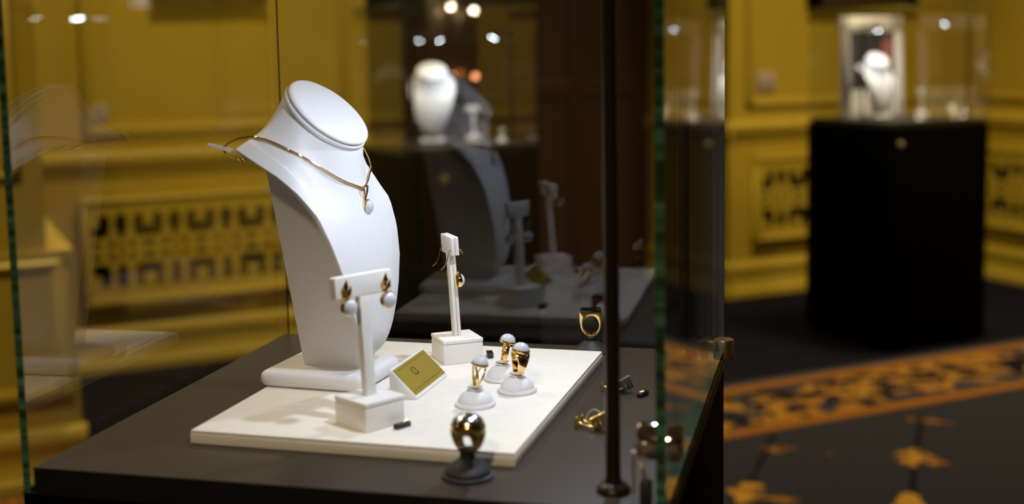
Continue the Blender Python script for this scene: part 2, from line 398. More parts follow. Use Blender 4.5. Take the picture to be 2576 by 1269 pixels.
def grille(label, axis, lo, hi, z0, z1, pos, sgn, first):
    g = thing('vent_grille', label, 'grille', (0, 0, 0)); mid = ((lo+hi)/2, pos) if axis == 'u' else (pos, (lo+hi)/2)
    g.location = (mid[0], mid[1], z0); off = Vector(g.location)
    cu = bpy.data.curves.new('grille_plate', 'CURVE'); cu.dimensions = '2D'; cu.fill_mode = 'BOTH'; cu.extrude = .004
    def loop(pts):
        sp = cu.splines.new('POLY'); sp.points.add(len(pts)-1); sp.use_cyclic_u = True
        for p, (a, b) in zip(sp.points, pts): p.co = (a, b, 0, 1)
    loop([(lo+.03, z0+.03), (hi-.03, z0+.03), (hi-.03, z1-.03), (lo+.03, z1-.03)])
    for h in grille_holes(lo+.03, hi-.03, (z0+z1)/2, first): loop(h)
    to = bpy.data.objects.new('tmp', cu); COL.objects.link(to)
    me = bpy.data.meshes.new_from_object(to.evaluated_get(bpy.context.evaluated_depsgraph_get())); bpy.data.objects.remove(to)
    for v in me.vertices:
        a, b, c = v.co; q = Vector((a, pos+sgn*(.030+c), b)) if axis == 'u' else Vector((pos+sgn*(.030+c), a, b)); v.co = q-off
    me.materials.clear(); me.materials.append(M['paint_trim']); me.name = 'grille_plate'
    o = bpy.data.objects.new('grille_plate', me); COL.objects.link(o); o.parent = g
    def bx(m, a0, a1, b0, b1, t0, t1):
        y0, y1 = sorted((pos+sgn*t0, pos+sgn*t1))
        lo3, hi3 = ((a0, y0, b0), (a1, y1, b1)) if axis == 'u' else ((y0, a0, b0), (y1, a1, b1))
        m.b2([p-q for p, q in zip(lo3, off)], [p-q for p, q in zip(hi3, off)])
    m = MB(); bx(m, lo+.02, hi-.02, z0+.02, z1-.02, .0005, .003); m.obj('duct_shade_sheet', 'duct_shade', g)  # black sheet on the solid wall, in place of the duct's inner shade
    m = MB()
    for w, t in ((.034, .036), (.016, .042)):
        bx(m, lo, hi, z0, z0+w, 0.0005, t); bx(m, lo, hi, z1-w, z1, .0005, t); bx(m, lo, lo+w, z0, z1, .0005, t); bx(m, hi-w, hi, z0, z1, .0005, t)
    m.obj('grille_frame', 'paint_trim', g, bevel=.004)
grille('ochre pierced vent grille low on the wall behind the necklace bust', 'u', .445, 1.50, .262, .655, WV, -1, .689)
grille('ochre pierced vent grille on the wall left of the black pedestal', 'u', 3.446, 4.62, .262, .655, WV, -1, 3.69)
grille('ochre pierced vent grille at the right edge behind the black pedestal', 'v', 2.3, 3.735, .262, .655, U1, -1, 3.60)

def outlet(label, u, z, w, h):
    g = thing('wall_outlet', label, 'outlet', (u, WV, z-h/2))
    MB().b2((-w/2, -.008, 0), (w/2, -.0005, h)).obj('cover_plate', 'plastic', g, bevel=.002)
    for k in (-1, 1): MB().b2((k*w*.22-w*.13, -.011, h*.22), (k*w*.22+w*.13, -.008, h*.78)).obj('rocker', 'plastic', g, bevel=.001)
outlet('double wall switch plate on the ochre wall at the far left', .522, .957, .09, .095)
outlet('double wall switch plate on the ochre wall left of the framed photo', 3.524, 1.007, .10, .09)
def painting(label, u0, u1, z0):
    g = thing('wall_painting', label, 'painting', ((u0+u1)/2, WV, z0)); w = (u1-u0)/2
    m = MB()
    for a in ((-w, -.05, 0, w, -.001, .06), (-w, -.05, .64, w, -.001, .70), (-w, -.05, 0, -w+.06, -.001, .70), (w-.06, -.05, 0, w, -.001, .70)): m.b2(a[:3], a[3:])
    m.obj('frame', 'frame_dark', g, bevel=.006); MB().b2((-w+.05, -.03, .05), (w-.05, -.002, .65)).obj('canvas', 'canvas', g)
painting('dark framed painting whose lower edge shows at the top left', .745, 1.165, 1.372)
painting('dark framed painting whose lower edge shows above the framed photo', 3.76, 4.40, 1.352)

# ------------------------------------------------------------------ LED lamp posts
def lamp_post(label, loc, rz, group, h=.385, arm=.055, watts=0., aim=None):
    g = thing('lamp_post', label, 'lamp', loc, (0, 0, rz), group)
    MB().lathe([(.0115, 0), (.0115, .002), (.010, .0045), (.0062, .0065), (.0056, .009)], 28).obj('base_collar', 'bronze', g)
    MB().lathe([(.0050, .006), (.0050, h)], 20).obj('pole', 'bronze', g)
    MB().tube([(0, 0, h-.003), (arm*.5, 0, h+.001), (arm, 0, h-.004)], .0038, 10).obj('arm', 'bronze', g)
    ti = math.radians(27); T = Matrix.Translation((arm, 0, h-.004)) @ Matrix.Rotation(PI-ti, 4, 'Y')
    hd = MB().lathe([(.006, -.012), (.0105, -.008), (.0120, .008), (.0120, .014), (.0105, .0145)], 24, T).obj('lamp_head', 'bronze', g)
    MB().lathe([(.0096, .0146), (.0090, .0156)], 24, T).obj('led_lens', 'led', hd)
    if watts:
        l = bpy.data.lights.new('led_light', 'SPOT'); l.energy = watts; l.color = (.85, .93, 1.08); l.spot_size = math.radians(128); l.spot_blend = .75; l.shadow_soft_size = .010
        o = bpy.data.objects.new('led_light', l); COL.objects.link(o); o.parent = g
        o.matrix_local = Matrix.Translation((T @ Vector((0, 0, .020)))) @ Matrix.Rotation(-ti, 4, 'Y')
    return g

# ------------------------------------------------------------------ showcase
def pane(m, lo, hi, thin):
    """box with the two big faces as clear glass and the narrow ones as green edge"""
    o = len(m.f); m.b2(lo, hi)
    big = {'x': (3, 5), 'y': (2, 4), 'z': (0, 1)}[thin]
    for k in range(6): m.mi[o+k] = 0 if k in big else 1
    return m
def pane_obj(name, lo, hi, thin, parent, label=None):
    o = pane(MB(), lo, hi, thin).obj(name, ['glass', 'glass_edge'], parent, smooth=False)
    if label: o['label'] = label
    for f in o.data.polygons:      # joints glued to the next pane stay clear
        if f.normal.y > .9 and thin == 'x' or abs(f.normal.x) > .9 and thin == 'y': f.material_index = 0
    return o
W_, D_ = .4515, .4329
GH = .445
case = thing('glass_showcase', 'dark brown glass showcase in the foreground holding the white jewellery tray', 'showcase', Wp(0, 0, -DECK), (0, 0, RZ))
m = MB().b2((-.009, -.0015, .02), (W_-.001, D_+.020, DECK-.019)); m.obj('cabinet', 'black', case, bevel=.001)
MB().b2((.01, .02, 0), (W_-.02, D_, .0205)).obj('plinth', 'black', case)
MB().b2((-.009, -.0015, DECK-.0192), (W_, D_+.020, DECK-.0178)).obj('ledge', 'deck_edge', case)
m = MB().b2((0, 0, DECK-.018), (W_, D_, DECK))
m.mi = [1, 0, 1, 1, 1, 1]; m.obj('deck_board', ['deck', 'deck_edge'], case, smooth=False)
MB().b2((W_-.0005, .0, DECK-.0045), (W_+.0004, D_, DECK-.0035)).obj('edge_groove', 'onyx', case)
zt = DECK+GH
pane_obj('side_pane', (-.007, -.0028, DECK-.0178), (-.001, D_+.0083, zt), 'x', case, 'left glass pane with a green front edge')
pane_obj('back_pane', (-.007, D_+.0085, DECK-.0178), (W_-.0062, D_+.0145, zt), 'y', case, 'back glass pane mirroring the jewellery')
door = pane_obj('door_pane', (W_-.006, -.0028, DECK+.001), (W_, D_+.0145, zt), 'x', case, 'right glass door with lock and hinge')
MB().b2((-.0012, D_+.0074, DECK-.0178), (-.0002, D_+.0084, zt)).obj('joint_seam', 'deck_edge', case)
MB().b2((W_-.0060, D_+.0140, DECK+.001), (W_-.0002, D_+.0149, zt)).obj('joint_seam', 'seam', case)
hx, hy = W_, D_+.006
m = MB(); T = Matrix.Translation((hx, hy, DECK))
m.lathe([(.0092, -.008), (.0096, -.0075), (.0096, -.0034)], 40, T).lathe([(.0096, -.0028), (.0096, .0100), (.0090, .0108)], 40, T)
m.lathe([(.0088, -.0036), (.0088, -.0026)], 32, T); m.obj('hinge', 'brass', door)['label'] = 'brass pivot hinge at the back corner'
lk = MB(); ly, lz = .012, DECK+.042
T = Matrix.Translation((W_-.003, ly, lz)) @ Matrix.Rotation(PI/2, 4, 'Y')
lk.lathe([(.0095, -.0165), (.0115, -.0155), (.0125, -.012), (.0125, -.0032)], 28, T)
lk.lathe([(.0120, .0032), (.0120, .0100), (.0105, .0120), (.0060, .0125)], 28, T)
lo_ = lk.obj('lock', 'chrome', door); lo_['label'] = 'chrome lock clamped through the glass door'
kx = W_-.016
m = MB().tube([(kx, ly-.004, lz-.008), (kx+.001, ly-.010, lz-.014), (kx+.002, ly-.009, lz-.022), (kx+.001, ly-.003, lz-.020)], .0012, 8)
m.b2((kx-.0065, ly-.006, DECK+.008), (kx-.0050, ly-.001, lz-.006)); m.obj('key_blade', 'brass', lo_)
MB().b2((kx-.001, ly-.013, DECK+.0008), (kx+.007, ly-.006, lz-.022)).obj('key_fob', 'rubber', lo_, bevel=.0015)
lamp_post('dark bronze lamp post on the deck near the front glass corner', Wp(.4125, .033, 0), RZ+PI-.75, 'lamp posts of the near showcase', watts=2.8)
lamp_post('dark bronze lamp post on the deck at the back right corner', Wp(.4167, .4144, 0), RZ+PI+.75, 'lamp posts of the near showcase', watts=2.8)

# ------------------------------------------------------------------ tray
TH = .0103; TX, TY, TR, TW, TD = .0842, .0727, -.0251, .2537, .3063
tr_ = on_case('display_tray', 'cream suede display tray lying on the dark showcase deck', 'tray', TX, TY, 0, TR)
MB().b2((0, 0, 0), (TW, TD, TH-.0022)).obj('tray_board', 'suede', tr_, bevel=.0008)
MB().b2((.0004, .0004, TH-.0020), (TW-.0004, TD-.0004, TH)).obj('tray_pad', 'suede', tr_, bevel=.0009)

# ------------------------------------------------------------------ necklace bust
EDGE = [(.0380, 0, .0335), (.0392, .012, .0342), (.0405, .021, .0375), (.0428, .030, .0460), (.0445, .0345, .0560), (.0452, .042, .0720), (.0451, .048, .0877), (.0428, .0575, .1125), (.0374, .065, .1373), (.0290, .070, .1605), (.0133, .073, .1792), (-.0032, .074, .1927), (-.0252, .072, .2046), (-.0451, .068, .2150)]
def interp(z, k):
    if z <= EDGE[0][2]: return EDGE[0][k]
    for a, b in zip(EDGE, EDGE[1:]):
        if z <= b[2]: t = (z-a[2])/(b[2]-a[2]); return a[k]+(b[k]-a[k])*t
    return EDGE[-1][k]
def shield_pt(y, z):   # chest surface: profile swept across, bulging a little in the middle
    w = max(interp(z, 1), .02); f = interp(z, 0); q = min(1., abs(y)/w)
    return Vector((f+.0065*(1-q*q), y, z))
BTAU = .778
def make_bust(g):
    n = Vector((math.sin(BTAU), 0, math.cos(BTAU))); a = Vector((math.cos(BTAU), 0, -math.sin(BTAU))); l = Vector((0, 1, 0))
    Dc = Vector((.0065, 0, .2405)); rf, rl = .0388, .0480
    neck_c = Dc-n*.0052
    ed = [Vector(e) for e in EDGE]
    cum = [0.]
    for p, q in zip(ed, ed[1:]): cum.append(cum[-1]+(q-p).length)
    def edge_at(t):
        s = t*cum[-1]
        for i in range(len(ed)-1):
            if s <= cum[i+1]+1e-9:
                u = (s-cum[i])/max(1e-9, cum[i+1]-cum[i]); return ed[i].lerp(ed[i+1], u)
        return ed[-1].copy()
    NPHI, N1, N2 = 96, 12, 22
    pw = 2.05                               # the angle at which the outline reaches the wing tip
    rows = []
    for i in range(NPHI):
        phi = -PI+2*PI*i/NPHI; ap = abs(phi); sg = 1 if phi >= 0 else -1
        R = neck_c+a*(rf*.965*math.cos(phi))+l*(rl*.965*math.sin(phi))
        if ap <= pw: e = edge_at((ap/pw)**.9); e = Vector((e.x, e.y*sg, e.z))
        else:
            q = (ap-pw)/(PI-pw); t = ed[-1]; e = Vector((t.x-.004*math.sin(q*PI/2), t.y*(1-q)*sg, t.z+.0015*math.sin(q*PI/2)))
        # foot ring of the neck on the chest surface
        fy = .058*math.sin(phi); fz = .188-.028*math.cos(phi)
        F = shield_pt(fy, min(fz, .2149))
        k = max(0., min(1., (ap-.75)/.85)); side = k*k*(3-2*k)      # 0 over the chest, 1 over the shoulders and back
        F = F.lerp(R.lerp(e, .58)+Vector((0, 0, -.0035)), side)
        dirE = (e-F); dl = dirE.length
        # tangents
        rad = a*math.cos(phi)*.30+l*math.sin(phi)*.30
        t0 = (a*.34*math.cos(phi)-n*.45+Vector((.10, 0, -.75))).normalized().lerp((e-R).normalized()*.75-n*.35, side).normalized(); L = (F-R).length
        z1 = F.z+(e.z-F.z)*.08; y1 = F.y+(e.y-F.y)*.08
        t1 = (shield_pt(y1, z1)-shield_pt(F.y, F.z)) if ap <= pw else dirE
        t1 = (t1.normalized() if t1.length > 1e-6 else dirE.normalized()).lerp(dirE.normalized(), side)
        row = []
        for k in range(N1):
            t = k/N1; h1 = 2*t**3-3*t*t+1; h2 = t**3-2*t*t+t; h3 = -2*t**3+3*t*t; h4 = t**3-t*t
            row.append(R*h1+t0*(L*1.05*h2)+F*h3+t1*(L*.95*h4))
        for k in range(N2+1):
            t = k/N2; q = F.lerp(e, t)
            if ap <= pw:
                s = shield_pt(q.y, q.z).lerp(q, side); q = s.lerp(e, max(0, (t-.85)/.15)**2)
            row.append(q)
        rows.append(row)
    # relax to take out creases, keeping rim and outline
    for _ in range(10):
        new = [list(r) for r in rows]
        for i in range(NPHI):
            for k in range(3, len(rows[0])-1):
                if k > N1+9: continue
                new[i][k] = rows[i][k]*.4+(rows[i][k-1]+rows[i][k+1])*.2+(rows[(i-1) % NPHI][k]+rows[(i+1) % NPHI][k])*.1
        rows = new
    o = MB().grid(rows, True).obj('cape', 'white', g, fix=True)
    # normals must point outwards, then give the shell a wall
    me = o.data; bm = bmesh.new(); bm.from_mesh(me)
    bmesh.ops.recalc_face_normals(bm, faces=bm.faces)
    c = [f for f in bm.faces if abs(f.calc_center_median().y) < .02 and .09 < f.calc_center_median().z < .12]
    if sum(f.normal.x for f in c) < 0: bmesh.ops.reverse_faces(bm, faces=bm.faces)
    bm.to_mesh(me); bm.free(); me.set_sharp_from_angle(angle=math.radians(60))
    so = o.modifiers.new('wall', 'SOLIDIFY'); so.thickness = .0042; so.offset = -1
    bv = o.modifiers.new('soft', 'BEVEL'); bv.width = .0014; bv.segments = 2; bv.limit_method = 'ANGLE'; bv.angle_limit = math.radians(50)
    # neck cap: piped rim and a padded oval disc
    T = Matrix(((a.x, 0, n.x, neck_c.x), (0, 1, 0, 0), (a.z, 0, n.z, neck_c.z), (0, 0, 0, 1)))
    rp = [(.90, -.0022), (.97, -.0020), (1.0, -.0010), (1.012, .0006), (1.0, .0022), (.955, .0030), (.90, .0030)]
    MB().lathe([(rl*r, z) for r, z in rp], 96, T, sx=rf/rl).obj('neck_piping', 'white', g)
    cp = [(.90, .0028), (.960, .0030), (.992, .0042), (1.0, .0054), (.985, .0066), (.93, .0076), (.7, .0084), (.4, .0088), (.05, .0090)]
    MB().lathe([(rl*.985*r, z) for r, z in cp], 96, T, sx=rf/rl).obj('neck_cap', 'white', g)
    # support behind the chest
    fr = [(interp(z, 0)-.0015, z) for z in (.040, .060, .080, .100, .120, .140, .160, .175, .186, .196)]
    MB().prism([(-.0197, .0240), (.0350, .0240)]+fr+[(-.030, .205), (-.0515, .2035)], -.0115, .0115).obj('support', 'white', g, bevel=.0012)
    m = MB(); m.b2((-.048, -.0405, TH), (.0485, .0405, TH+.0140)); m.obj('base', 'white', g, bevel=.0062, seg=5)
    return g
bust = on_case('necklace_bust', 'white leatherette necklace bust wearing the gold collar in the foreground', 'bust', .132, .2335, 0, -.07)
make_bust(bust)
for c in bust.children:      # thing's origin sits at its own foot
    c.location.z -= TH
bust.location.z += TH
hk = MB().tube(catmull([(-.045, -.052, .2075), (-.058, -.058, .2125), (-.072, -.061, .2165), (-.0745, -.058, .2175), (-.070, -.056, .2165), (-.056, -.052, .2125), (-.045, -.048, .2085)], 6), .0009, 8)
hk = hk.obj('neck_hook', 'clear', bust); hk.location.z = -TH; hk['label'] = 'clear plastic loop behind the shoulder'
hk = MB().tube(catmull([(-.047, -.004, .176), (-.054, -.006, .174), (-.057, 0, .173), (-.054, .006, .174), (-.047, .004, .176)], 6), .0008, 8)
hk = hk.obj('back_hook', 'clear', bust); hk.location.z = -TH

# gold collar with pendant, in the bust's frame
nk = on_case('necklace', 'thin gold collar necklace with a round milky pendant on the front bust', 'necklace', .132, .2335, TH, -.07)
def nz_(p): return (p[0], p[1], p[2]-TH)
WIRE = [(.0332, .0060, .1768), (.0318, -.0107, .1808), (.0286, -.0228, .1853), (.0232, -.0337, .1919), (.0177, -.0437, .1987), (.0116, -.0527, .2055), (.0035, -.0585, .2115), (-.0066, -.0602, .2165), (-.0174, -.0600, .2207), (-.0268, -.0593, .2230), (-.0370, -.0560, .2236), (-.0566, -.0480, .2206), (-.0752, -.0330, .2140), (-.0844, -.0190, .2089), (-.0851, -.0090, .2032), (-.0802, -.0030, .1993)]
FAR = [(.0285, .0258, .1806), (.0207, .0460, .1840), (.0172, .0585, .1890), (.0110, .0655, .1985), (.0010, .0690, .2110), (-.0160, .0680, .2200), (-.0340, .0630, .2235), (-.0531, .0520, .2210), (-.0700, .0360, .2110), (-.0770, .0200, .2040), (-.0785, .0060, .1993)]
MB().tube([nz_(p) for p in catmull(list(reversed(FAR))+WIRE, 8)], .00085, 10).obj('collar_wire', 'gold', nk)
m = MB()
for c, r in (((-.0800, -.0022, .1990), .0016), ((-.0788, .0030, .1988), .0018)):
    m.lathe([(r*math.cos(t), r*math.sin(t)) for t in [-1.4+2.8*k/8 for k in range(9)]], 12, Matrix.Translation(nz_(c)))
m.obj('clasp_ends', 'gold', nk)
PB = Vector((.0336, .0060, .1765))
def round_drop(g, T, r, parent_name='bezel', dome=.55, deep=.0032, tip=False):
    """round bezel cup with a domed stone; T places it with +z as the stone's outward direction"""
    b = MB().lathe([(r*.55, 0), (r*1.0, .0004), (r*1.08, deep*.5), (r*1.06, deep), (r*.98, deep*1.08), (r*.90, deep)], 36, T).obj(parent_name, 'gold', g)
    pr = [(r*.985*math.cos(t), deep*.9+r*dome*math.sin(t)) for t in [PI/2*k/10 for k in range(10)]]+[(r*.02, deep*.9+r*dome)]
    MB().lathe([(r*.985, deep*.3)]+pr, 36, T).obj('stone', 'stone', g)
    return b
# bail: an open wedge of two gold strips, then the cup
m = MB()
for s in (-1, 1):
    m.tube([nz_((PB.x+.0016, PB.y+s*.0042, PB.z+.0008)), nz_((PB.x+.0018, PB.y+s*.0030, PB.z-.0030)), nz_((PB.x+.0010, PB.y+s*.0006, PB.z-.0100))], [.0009, .0010, .0007], 8, flat=.8)
m.tube([nz_((PB.x+.0018, PB.y-.0042, PB.z+.0010)), nz_((PB.x+.0024, PB.y, PB.z+.0016)), nz_((PB.x+.0018, PB.y+.0042, PB.z+.0010))], .0008, 8)
m.obj('bail', 'gold', nk)
PC = Vector((PB.x-.0016, PB.y, PB.z-.0160))
T = Matrix.Translation(nz_(PC)) @ Matrix.Rotation(PI/2+.10, 4, 'Y')
round_drop(nk, T, .0064, 'pendant_cup', dome=.80, deep=.0050)

# ------------------------------------------------------------------ earring stands
def earring_stand(g, bar_w, lean):
    MB().b2((-.0188, -.0186, 0), (.0188, .0186, .0182)).obj('box', 'ivory', g, bevel=.0009, seg=3)
    MB().b2((-.0192, -.0190, .0184), (.0192, .0190, .0222)).obj('box_lid', 'ivory', g, bevel=.0012, seg=3)
    R = Matrix.Translation((0, 0, .0215)) @ Matrix.Rotation(-lean, 4, 'X')
    def lean_(m): m.v = [tuple(R @ Vector(v)) for v in m.v]; return m
    lean_(MB().b2((-.0046, -.0032, 0), (.0046, -.0001, .0800))).obj('post_front', 'ivory', g, bevel=.0007)
    lean_(MB().b2((-.0046, .0001, 0), (.0046, .0032, .0800))).obj('post_back', 'ivory', g, bevel=.0007)
    lean_(MB().b2((-bar_w/2, -.0036, .0765), (bar_w/2, -.0001, .0935))).obj('bar_front', 'ivory', g, bevel=.0011, seg=3)
    lean_(MB().b2((-bar_w/2, .0001, .0765), (bar_w/2, .0036, .0935))).obj('bar_back', 'ivory', g, bevel=.0011, seg=3)
    return R
SG = 'white earring stands on the cream tray'
s1 = on_case('earring_stand', 'white T-shaped earring stand with stud earrings at the front of the tray', 'earring stand', .2120, .1157, TH, math.radians(59), group=SG)
R1 = earring_stand(s1, .054, .07)
s2 = on_case('earring_stand', 'white T-shaped earring stand seen edge-on with hook earrings, behind the gold sign', 'earring stand', .2200, .3205, TH, math.radians(125), group=SG)
R2 = earring_stand(s2, .031, .055)
def stud(label, x):
    g = on_case('stud_earring', label, 'earring', .2120, .1157, TH, math.radians(59), group='gold stud earrings with round white drops')
    P = R1 @ Vector((x, -.0038, .0830))
    m = MB()   # a tulip of three folded leaves
    def leaf(pts, ridge):
        vs = [(P.x+a, P.y-.0008, P.z+b) for a, b in pts]+[(P.x+ridge[0], P.y-.0034, P.z+ridge[1])]
        n = len(pts); m.add(vs, [(i, (i+1) % n, n) for i in range(n)]+[tuple(reversed(range(n)))])
    leaf([(0, .0088), (.0028, .0030), (0, -.0035), (-.0028, .0030)], (0, .0025))
    leaf([(.0046, .0035), (.0034, -.0050), (0, -.0062), (.0004, -.0030), (.0026, .0010)], (.0024, -.0024))
    leaf([(-.0046, .0035), (-.0026, .0010), (-.0004, -.0030), (0, -.0062), (-.0034, -.0050)], (-.0024, -.0024))
    m.obj('leaf_top', 'gold', g, smooth=False)
    m = MB().tube([(P.x, P.y-.001, P.z), (P.x, P.y+.0105, P.z)], .0005, 8); m.lathe([(.0006, 0), (.0026, .0004), (.0026, .0012), (.0006, .0016)], 12, Matrix.Translation((P.x, P.y+.0088, P.z)) @ Matrix.Rotation(-PI/2, 4, 'X'))
    m.obj('post_and_nut', 'gold', g)
    T = Matrix.Translation((P.x, P.y-.0005, P.z-.0123)) @ Matrix.Rotation(PI/2, 4, 'X')
    round_drop(g, T, .0062, dome=.72, deep=.0042)
stud('gold leaf stud earring with round white drop, left on the front stand', -.0175)
stud('gold leaf stud earring with round white drop, right on the front stand', .0200)
def hook(label, x):
    g = on_case('hook_earring', label, 'earring', .2200, .3205, TH, math.radians(125), group='gold hook earrings on the edge-on stand')
    pts = [R2 @ Vector(q) for q in ((x, -.0022, .0605), (x, -.0050, .0680), (x, -.0078, .0755), (x, -.0055, .0812), (x, 0, .0822), (x, .0050, .0806), (x, .0070, .0740), (x, .0100, .0680), (x, .0140, .0650))]
    MB().tube(catmull(pts, 6), .00048, 8).obj('hook_wire', 'gold', g)
    c = R2 @ Vector((x, .0004, .0535)); T = Matrix.Translation(c) @ Matrix.Rotation(PI/2-.06, 4, 'X')
    round_drop(g, T, .0060, dome=.72, deep=.0040)
    MB().lathe([(.0006, -.0013), (.0013, 0), (.0006, .0013)], 10, Matrix.Translation(R2 @ Vector((x, -.0020, .0603)))).obj('link', 'gold', g)
hook('gold hook earring with white stone hanging at the near end of the edge-on stand', -.0118)
hook('gold hook earring at the far end of the edge-on stand, mostly hidden', .0125)

# ------------------------------------------------------------------ sign
sg_ = on_case('sign_block', 'small cream wedge with a gold printed plate between the earring stands', 'sign', .2035, .1836, TH, math.radians(-1.5))
w = .0765
MB().prism([(0, 0), (.0235, 0), (.0240, .0012), (.0012, .0232), (0, .0236)], 0, w).obj('wedge', 'ivory', sg_, bevel=.0005)
sl = Vector((.0240-.0012, 0, .0012-.0232)); sll = sl.length; sd = sl.normalized(); sn = Vector((-sd.z, 0, sd.x))
sn = sn if sn.x > 0 else -sn
def on_slope(s, t, h=0.): return Vector((.0012, 0, .0232))+sd*s+Vector((0, t, 0))+sn*h
def quad(m, s0, s1, t0, t1, h0, h1):
    vs = [on_slope(s, t, h) for h in (h0, h1) for s, t in ((s0, t0), (s1, t0), (s1, t1), (s0, t1))]
    m.add(vs, ((0, 3, 2, 1), (4, 5, 6, 7), (0, 1, 5, 4), (1, 2, 6, 5), (2, 3, 7, 6), (3, 0, 4, 7)))
m = MB(); quad(m, .0012, sll-.0030, .0016, w-.0016, .0001, .0007); pl = m.obj('gold_plate', 'plate', sg_)
for s in (.0038, sll-.0066):
    m = MB(); quad(m, s, s+.00035, .0045, w-.0055, .0007, .0008); m.obj('rule_line', 'ink', pl)
m = MB(); m.tube([on_slope(.0118+.0038*math.sin(t), .0315+.0038*math.cos(t), .0009) for t in [2*PI*k/24 for k in range(24)]], .00028, 6, True)
m.lathe([(.0004, 0), (.0011, .0003), (.0004, .0008)], 10, Matrix.Translation(on_slope(.0150, .0345, .0008))); m.obj('ring_emblem', 'ink', pl)
m = MB()
for s, t0, t1, step in ((.0150, .0385, .0435, .0016), (.0192, .0405, .0505, .0016), (.0210, .0330, .0385, .0016)):
    t = t0
    while t < t1: quad(m, s, s+.0010+.0005*random.random(), t, t+.0010, .0007, .0008); t += step
for s, t0, t1 in ((.0175, .0395, .0460), (.0228, .0385, .0535)): quad(m, s, s+.0002, t0, t1, .0007, .0008)
m.obj('small_print', 'ink_pale', pl)

# ------------------------------------------------------------------ rings and their stands
def dome_stand(g, r, h, matn, clip=True):
    MB().lathe([(r*.95, 0), (r, .0008), (r, .0020), (r*.95, .0030), (r*.86, .0032)], 48).obj('rim', matn, g)
    pr = [(r*.86*math.cos(t), .0030+(h-.0030)*math.sin(t)) for t in [PI/2*k/12 for k in range(12)]]+[(.0004, h)]
    MB().lathe(pr, 48).obj('dome', matn, g)
    if clip:
        for k, (z, a, sx, sy) in enumerate(((h-.0001, .15, .0068, .0046), (h+.0022, -.5, .0072, .0042))):
            T = Matrix.Translation((0, 0, z)) @ Matrix.Rotation(a, 4, 'Z') @ Matrix.Rotation(.10*(1-2*k), 4, 'Y')
            MB().lathe([(.97, 0), (1, .0004), (.97, .0009)], 28, T @ Matrix.Diagonal((sx, sy, 1, 1))).obj('clip_plate', 'white', g)
        MB().lathe([(.0022, h-.001), (.0018, h+.0030)], 12).obj('clip_stem', 'clear', g)
def band(w_fn, t_fn, R=.0088, n=56, arc=(0, 2*PI)):
    """ring band in the xz plane around (0,R); width along y and thickness vary with the angle"""
    rows = []
    for i in range(n):
        a = 2*PI*i/n; c = .5-.5*math.cos(a)       # 0 at the bottom, 1 at the top
        w, t = w_fn(c), t_fn(c); d = Vector((math.sin(a), 0, -math.cos(a))); C0 = Vector((0, 0, R+.001))
        o = C0+d*(R+t); q = C0+d*R
        row = [q+Vector((0, -w, 0)), C0+d*(R+t*.75)+Vector((0, -w, 0)), o+Vector((0, -w*.6, 0)), o+Vector((0, w*.6, 0)), C0+d*(R+t*.75)+Vector((0, w, 0)), q+Vector((0, w, 0)), q+Vector((0, -w, 0))]
        rows.append(row)
    return MB().grid(rows, True)
RG = 'white dome ring stands on the cream tray'
def ring_set(kind, x, y, slabel, rlabel, rz, lean, dz=0.):
    g = on_case('ring_stand', slabel, 'ring stand', x, y, TH, 0, group=RG); dome_stand(g, .0163, .0128, 'white')
    r = on_case('ring', rlabel, 'ring', x, y, TH+.0137+dz, rz, lean, group='gold rings with white stones on the tray')
    top = .0088*2+.001
    if kind == 'split':
        m = MB()
        for s in (-1, 1):
            pts = []
            for i in range(40):
                a = 2*PI*i/40; c = .5-.5*math.cos(a); pts.append((math.sin(a)*.0088, s*(.0006+.0048*max(0, c-.2)**1.2), .0098-math.cos(a)*.0088))
            m.tube(pts, .00085, 8, True)
        m.obj('split_band', 'gold', r); rr = .0066
    elif kind == 'plain':
        band(lambda c: .0014+.0006*c, lambda c: .0011, ).obj('band', 'gold', r); rr = .0068
    else:
        band(lambda c: .0020+.0048*c**2, lambda c: .0014+.0016*c).obj('band', 'gold', r); rr = .0072
    T = Matrix.Translation((0, 0, top-.0004))
    round_drop(r, T, rr, 'bezel', dome=.88, deep=.0022 if kind != 'thick' else .0032)
ring_set('split', .2776, .1774, 'white dome ring stand nearest the foreground gold ring', 'gold split-band ring with white stone, nearest of the three on the tray', math.radians(-62), -.22)
ring_set('thick', .3005, .2235, 'white dome ring stand rightmost on the tray', 'chunky tapered gold ring with white stone, rightmost on the tray', math.radians(-58), -.18)
ring_set('plain', .2790, .2590, 'white dome ring stand at the back, half hidden by another', 'slim plain-band gold ring with wide white stone, at the back of the tray', math.radians(-70), -.24)

g = on_case('ring_stand', 'black suction-cup ring stand at the front edge of the deck', 'ring stand', .3103, .0419, 0)
MB().lathe([(.0170, 0), (.0178, .0010), (.0176, .0022), (.0160, .0030)], 48).obj('rim', 'rubber', g)
MB().lathe([(.0160, .0028), (.0160, .0050), (.0130, .0085), (.0080, .0115), (.0055, .0140), (.0052, .0175), (.0062, .0185), (.0062, .0200)], 48).obj('cup', 'rubber', g)
r = on_case('ring', 'chunky gold ring with silver domed top on the black stand', 'ring', .3103, .0419, .0172, math.radians(-28), -.06)
band(lambda c: .0034+.0070*c**2.0, lambda c: .0018+.0026*c**1.5, R=.0086).obj('band', 'gold', r)
E_ = Matrix.Translation((0, 0, .0195)) @ Matrix.Diagonal((.0122, .0112, 1, 1))
MB().lathe([(1.0, -.0010), (.98, .0006), (.92, .0028), (.78, .0050), (.5, .0068), (.2, .0075), (.02, .0076)], 40, E_).obj('domed_top', 'silver', r)
MB().lathe([(.80, -.0062), (.96, -.0042), (1.04, -.0016), (1.03, .0002), (.99, .0008)], 40, E_).obj('collar', 'gold', r)

